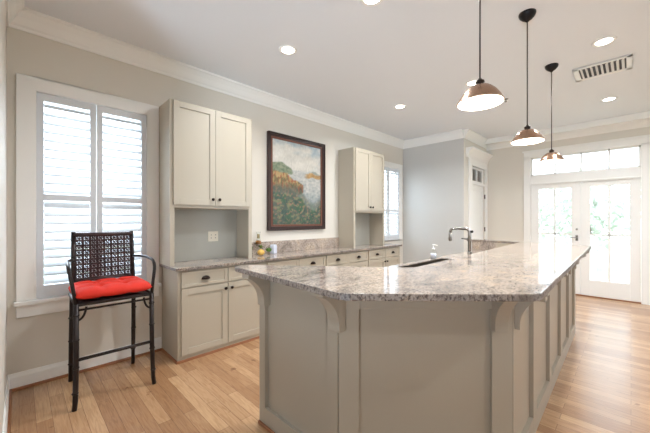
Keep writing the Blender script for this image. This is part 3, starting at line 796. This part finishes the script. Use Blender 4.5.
la = thing('leafy_sprig', 'small green leafy sprig in a glass jar beside the hutch panel', 'plant', (2.09, 3.42, .922))
MB().lathe([(0,0),(.022,0),(.026,.02),(.022,.05),(.016,.06),(.015,.06),(.02,.048),(.023,.02),(0,.004)], (0,0,0), 18).build('jar', M['clear'], la)
MB().tube([(0,0,.01),(0,0,.07),(.004,0,.10)], .003, 6).build('stem', M['leaf'], la)
leaves(MB(), (0,0,.065), 8, .06, 5).build('leaves', M['leaf'], la)
ub = thing('ceramic_jar', 'square white and pale blue ceramic jar beside the green apple', 'jar', (2.455, 3.45, .922), .3)
MB().box(-.036,.036,-.036,.036,0,.115).build('jar_body', M['porcelain'], ub, bevel=.008)
MB().box(-.03,.03,-.03,.03,.1155,.125).build('lid', M['porcelain'], ub, bevel=.004)

# ---------------------------------------------------------------- bar stool
st = thing('bar_stool', 'dark wicker-backed bar stool with red cushion and arms below the shuttered window', 'bar stool', (.545, 3.12, 0))
mt = M['stoolmetal']
SXh = .255
def L2(x, y, z): return (x, y, z)
for s in (-1, 1):
    # front leg (bamboo-like nodes), slightly splayed
    m = MB(); pts = [(s*.262, -.275, 0), (s*.256, -.268, .06), (s*.250, -.255, .35), (s*.250, -.245, .76)]
    m.tube(pts, [.016,.017,.018,.018], 10)
    for z in (.12, .30, .50, .68): m.lathe([(.018,-.008),(.0225,0),(.018,.008)], (s*(.2605-.0105*min(1,z/.35)), -.272+.017*min(1,z/.35)+.010*max(0,z-.35)/.41, z), 12)
    m.build('leg', mt, st)
    m = MB(); pts = [(s*.232, .275, 0), (s*.230, .25, .35), (s*.226, .225, .74), (s*.218, .235, .98), (s*.216, .262, 1.275)]
    m.tube(pts, [.016,.018,.018,.017,.0165], 10)
    for z in (.15, .35, .55): m.lathe([(.018,-.008),(.0225,0),(.018,.008)], (s*.231, .275-.0714*z if z <= .35 else .25-.064*(z-.35), z), 12)
    m.build('leg', mt, st)
    # arm
    p = [Vector((s*.218, .24, 1.04)), Vector((s*.262, .15, 1.045)), Vector((s*.28, .0, 1.045)), Vector((s*.285, -.12, 1.035))] + arc((s*.285,-.12,1.035), (s*.29,-.215,1.02), (s*.275,-.225,.93), 6)[1:] + [Vector((s*.262,-.235,.84)), Vector((s*.252,-.243,.76))]
    m = MB().tube(p, .0125, 10); m.build('arm', mt, st)
    # brace hooks under the seat
    m = MB().tube(arc((s*.245,-.25,.64), (s*.20,-.25,.645), (s*.19,-.25,.735), 8), .008, 8); m.build('brace', mt, st)
MB().tube([(-.25,-.257,.355),(.25,-.257,.355)], .0125, 10).build('footrest', mt, st)
m = MB(); m.tube([(-.25,-.245,.755),(.25,-.245,.755)], .014, 10); m.tube([(-.24,.225,.755),(.24,.225,.755)], .014, 10)
for s in (-1, 1): m.tube([(s*.25,-.245,.755),(s*.24,.225,.755)], .014, 10)
m.box(-.24,.24,-.24,.22,.752,.760); m.tube([(-.24,-.246,.715),(.24,-.246,.715)], .008, 8)
m.build('seat_frame', mt, st)
# back: rails + woven lattice of loops
bk = MB()
def byz(z): return .232+(z-.98)*.10 if z > .98 else .228
bk.tube([(-.216,byz(1.255),1.252),(.216,byz(1.255),1.252)], .018, 10); bk.build('back_rail', M['wicker'], st); bk = MB()
bk.tube([(-.22,byz(.86),.86),(.22,byz(.86),.86)], .012, 10); bk.build('back_rail', M['wicker'], st)

lt = MB(); nc, nr = 8, 9; xa, xb, za, zb = -.205, .205, .875, 1.24
dx = (xb-xa)/nc; dz = (zb-za)/nr
def bar(p, q, w): lt.tube([p, q], w, 4, False)
for i in range(nc+1):
    x = xa+i*dx; bar((x-.004, byz(za), za), (x-.004, byz(zb), zb), .0042); bar((x+.004, byz(za), za), (x+.004, byz(zb), zb), .0042)
for j in range(nr+1):
    z = za+j*dz; bar((xa, byz(z)-.004, z), (xb, byz(z)-.004, z), .006)
for i in range(nc):
    for j in range(nr):
        cx_, cz_ = xa+(i+.5)*dx, za+(j+.5)*dz
        for (ox_, s_) in ((-.25*dx, 1), (.25*dx, 1)):
            ppts = [(cx_+ox_+.19*dx*math.cos(2*PI*k/8), byz(cz_)-.002, cz_+.40*dz*math.sin(2*PI*k/8)) for k in range(9)]
            lt.tube(ppts, .0044, 4, False); bar((cx_+ox_-.2*dx, byz(cz_), cz_-.45*dz), (cx_+ox_+.2*dx, byz(cz_), cz_+.45*dz), .0022)
        bar((cx_-.5*dx, byz(cz_), cz_), (cx_+.5*dx, byz(cz_), cz_), .002)
lt.build('woven_back', M['wicker'], st)
# tufted cushion
N_ = 40; vs = []; fs = []
def cush(u, v):
    hw, hd = .262, .250
    su, sv = u*hw, v*hd-.02
    e = (1-abs(u)**7)*(1-abs(v)**7); e = max(e, 0)**.5
    h = .052*e
    for tx in (-.33, .33):
        for ty in (-.33, .33):
            r2 = ((u-tx)**2*(hw/.25)**2+(v-ty)**2); h -= .026*math.exp(-r2/.012)*e + .012*math.exp(-((u-tx)**2)/.008)*e*(.5) + .012*math.exp(-((v-ty)**2)/.008)*e*.5
    return su, sv, h
for sgn in (1, -1):
    for j in range(N_+1):
        for i in range(N_+1):
            u = i/N_*2-1; v_ = j/N_*2-1; a, b, h = cush(u, v_)
            r = 1-.04*(abs(u)*abs(v_))**3
            pk = 1 + .012*math.sin(u*9+v_*2)*abs(v_)**6 
            vs.append((a*r, b*r*pk, .815+(h if sgn > 0 else -max(h,0)*.72)))
    o_ = 0 if sgn > 0 else (N_+1)**2
    for j in range(N_):
        for i in range(N_): a = o_+j*(N_+1)+i; fs.append((a, a+1, a+N_+2, a+N_+1) if sgn > 0 else (a, a+N_+1, a+N_+2, a+1))
cu = MB(); cu.add(vs, fs, True); cu = cu.build('seat_cushion', M['red'])
cu.location = (.545, 3.12, 0)
tag(cu, 'bright red tufted square cushion lying on the bar stool seat', 'cushion')

# ---------------------------------------------------------------- outdoors beyond the french doors
lawn = MB().box(-20, 40, -30, 30, -.5, -.4).build('lawn', M['lawn']); tag(lawn, 'pale green lawn beyond the porch', 'lawn', kind='stuff')
struct(MB().box(7.4, 9.0, -2.5, 3.6, -.14, -.03).build('floor_porch', M['deck']))
rl = thing('porch_railing', 'white porch railing outside the french doors', 'railing', (8.8, .6, -.03))
m = MB(); m.box(-.03,.03,-2.6,2.6,.90,.95); m.box(-.02,.02,-2.6,2.6,.10,.14); m.build('rails', M['rail'], rl)
m = MB()
for i in range(44): y = -2.55+i*.1186; m.box(-.012,.012,y-.012,y+.012,.14,.90)
m.build('balusters', M['rail'], rl)
for y in (-2.6, 0, 2.6): MB().box(-.05,.05,y-.05,y+.05,0,1.05).build('post', M['rail'], rl)
def tree(x, y, h, r, seed, lab):
    t = thing('tree', lab, 'tree', (x, y, -.39), group='trees beyond the porch'); rnd = random.Random(seed)
    MB().tube([(0,0,0),(.05,0,h*.4),(0,.05,h*.75)], [.14,.1,.05], 8).build('trunk', M['bark'], t)
    m = MB()
    for i in range(900):
        d = Vector((rnd.gauss(0,1), rnd.gauss(0,1), rnd.gauss(0,1))).normalized()*r*rnd.random()**.4; c = Vector((0,0,h*.68))+Vector((d.x, d.y, d.z*1.15))
        a = Vector((rnd.gauss(0,1), rnd.gauss(0,1), rnd.gauss(0,1))).normalized()*.13; b_ = a.cross(Vector((rnd.gauss(0,1), rnd.gauss(0,1), rnd.gauss(0,1)))).normalized()*.09
        m.add([c-a, c+b_, c+a, c-b_], [(0,1,2,3)])
    m.build('foliage', M['foliage'], t)
tree(14.5, 1.1, 3.2, 1.3, 1, 'pale leafy tree seen through the right french door, lower left')
tree(16, -1.4, 3.8, 1.6, 2, 'pale leafy tree seen at the right edge of the right french door')
tree(16.5, 3.4, 3.4, 1.5, 3, 'pale leafy tree seen through the left french door')
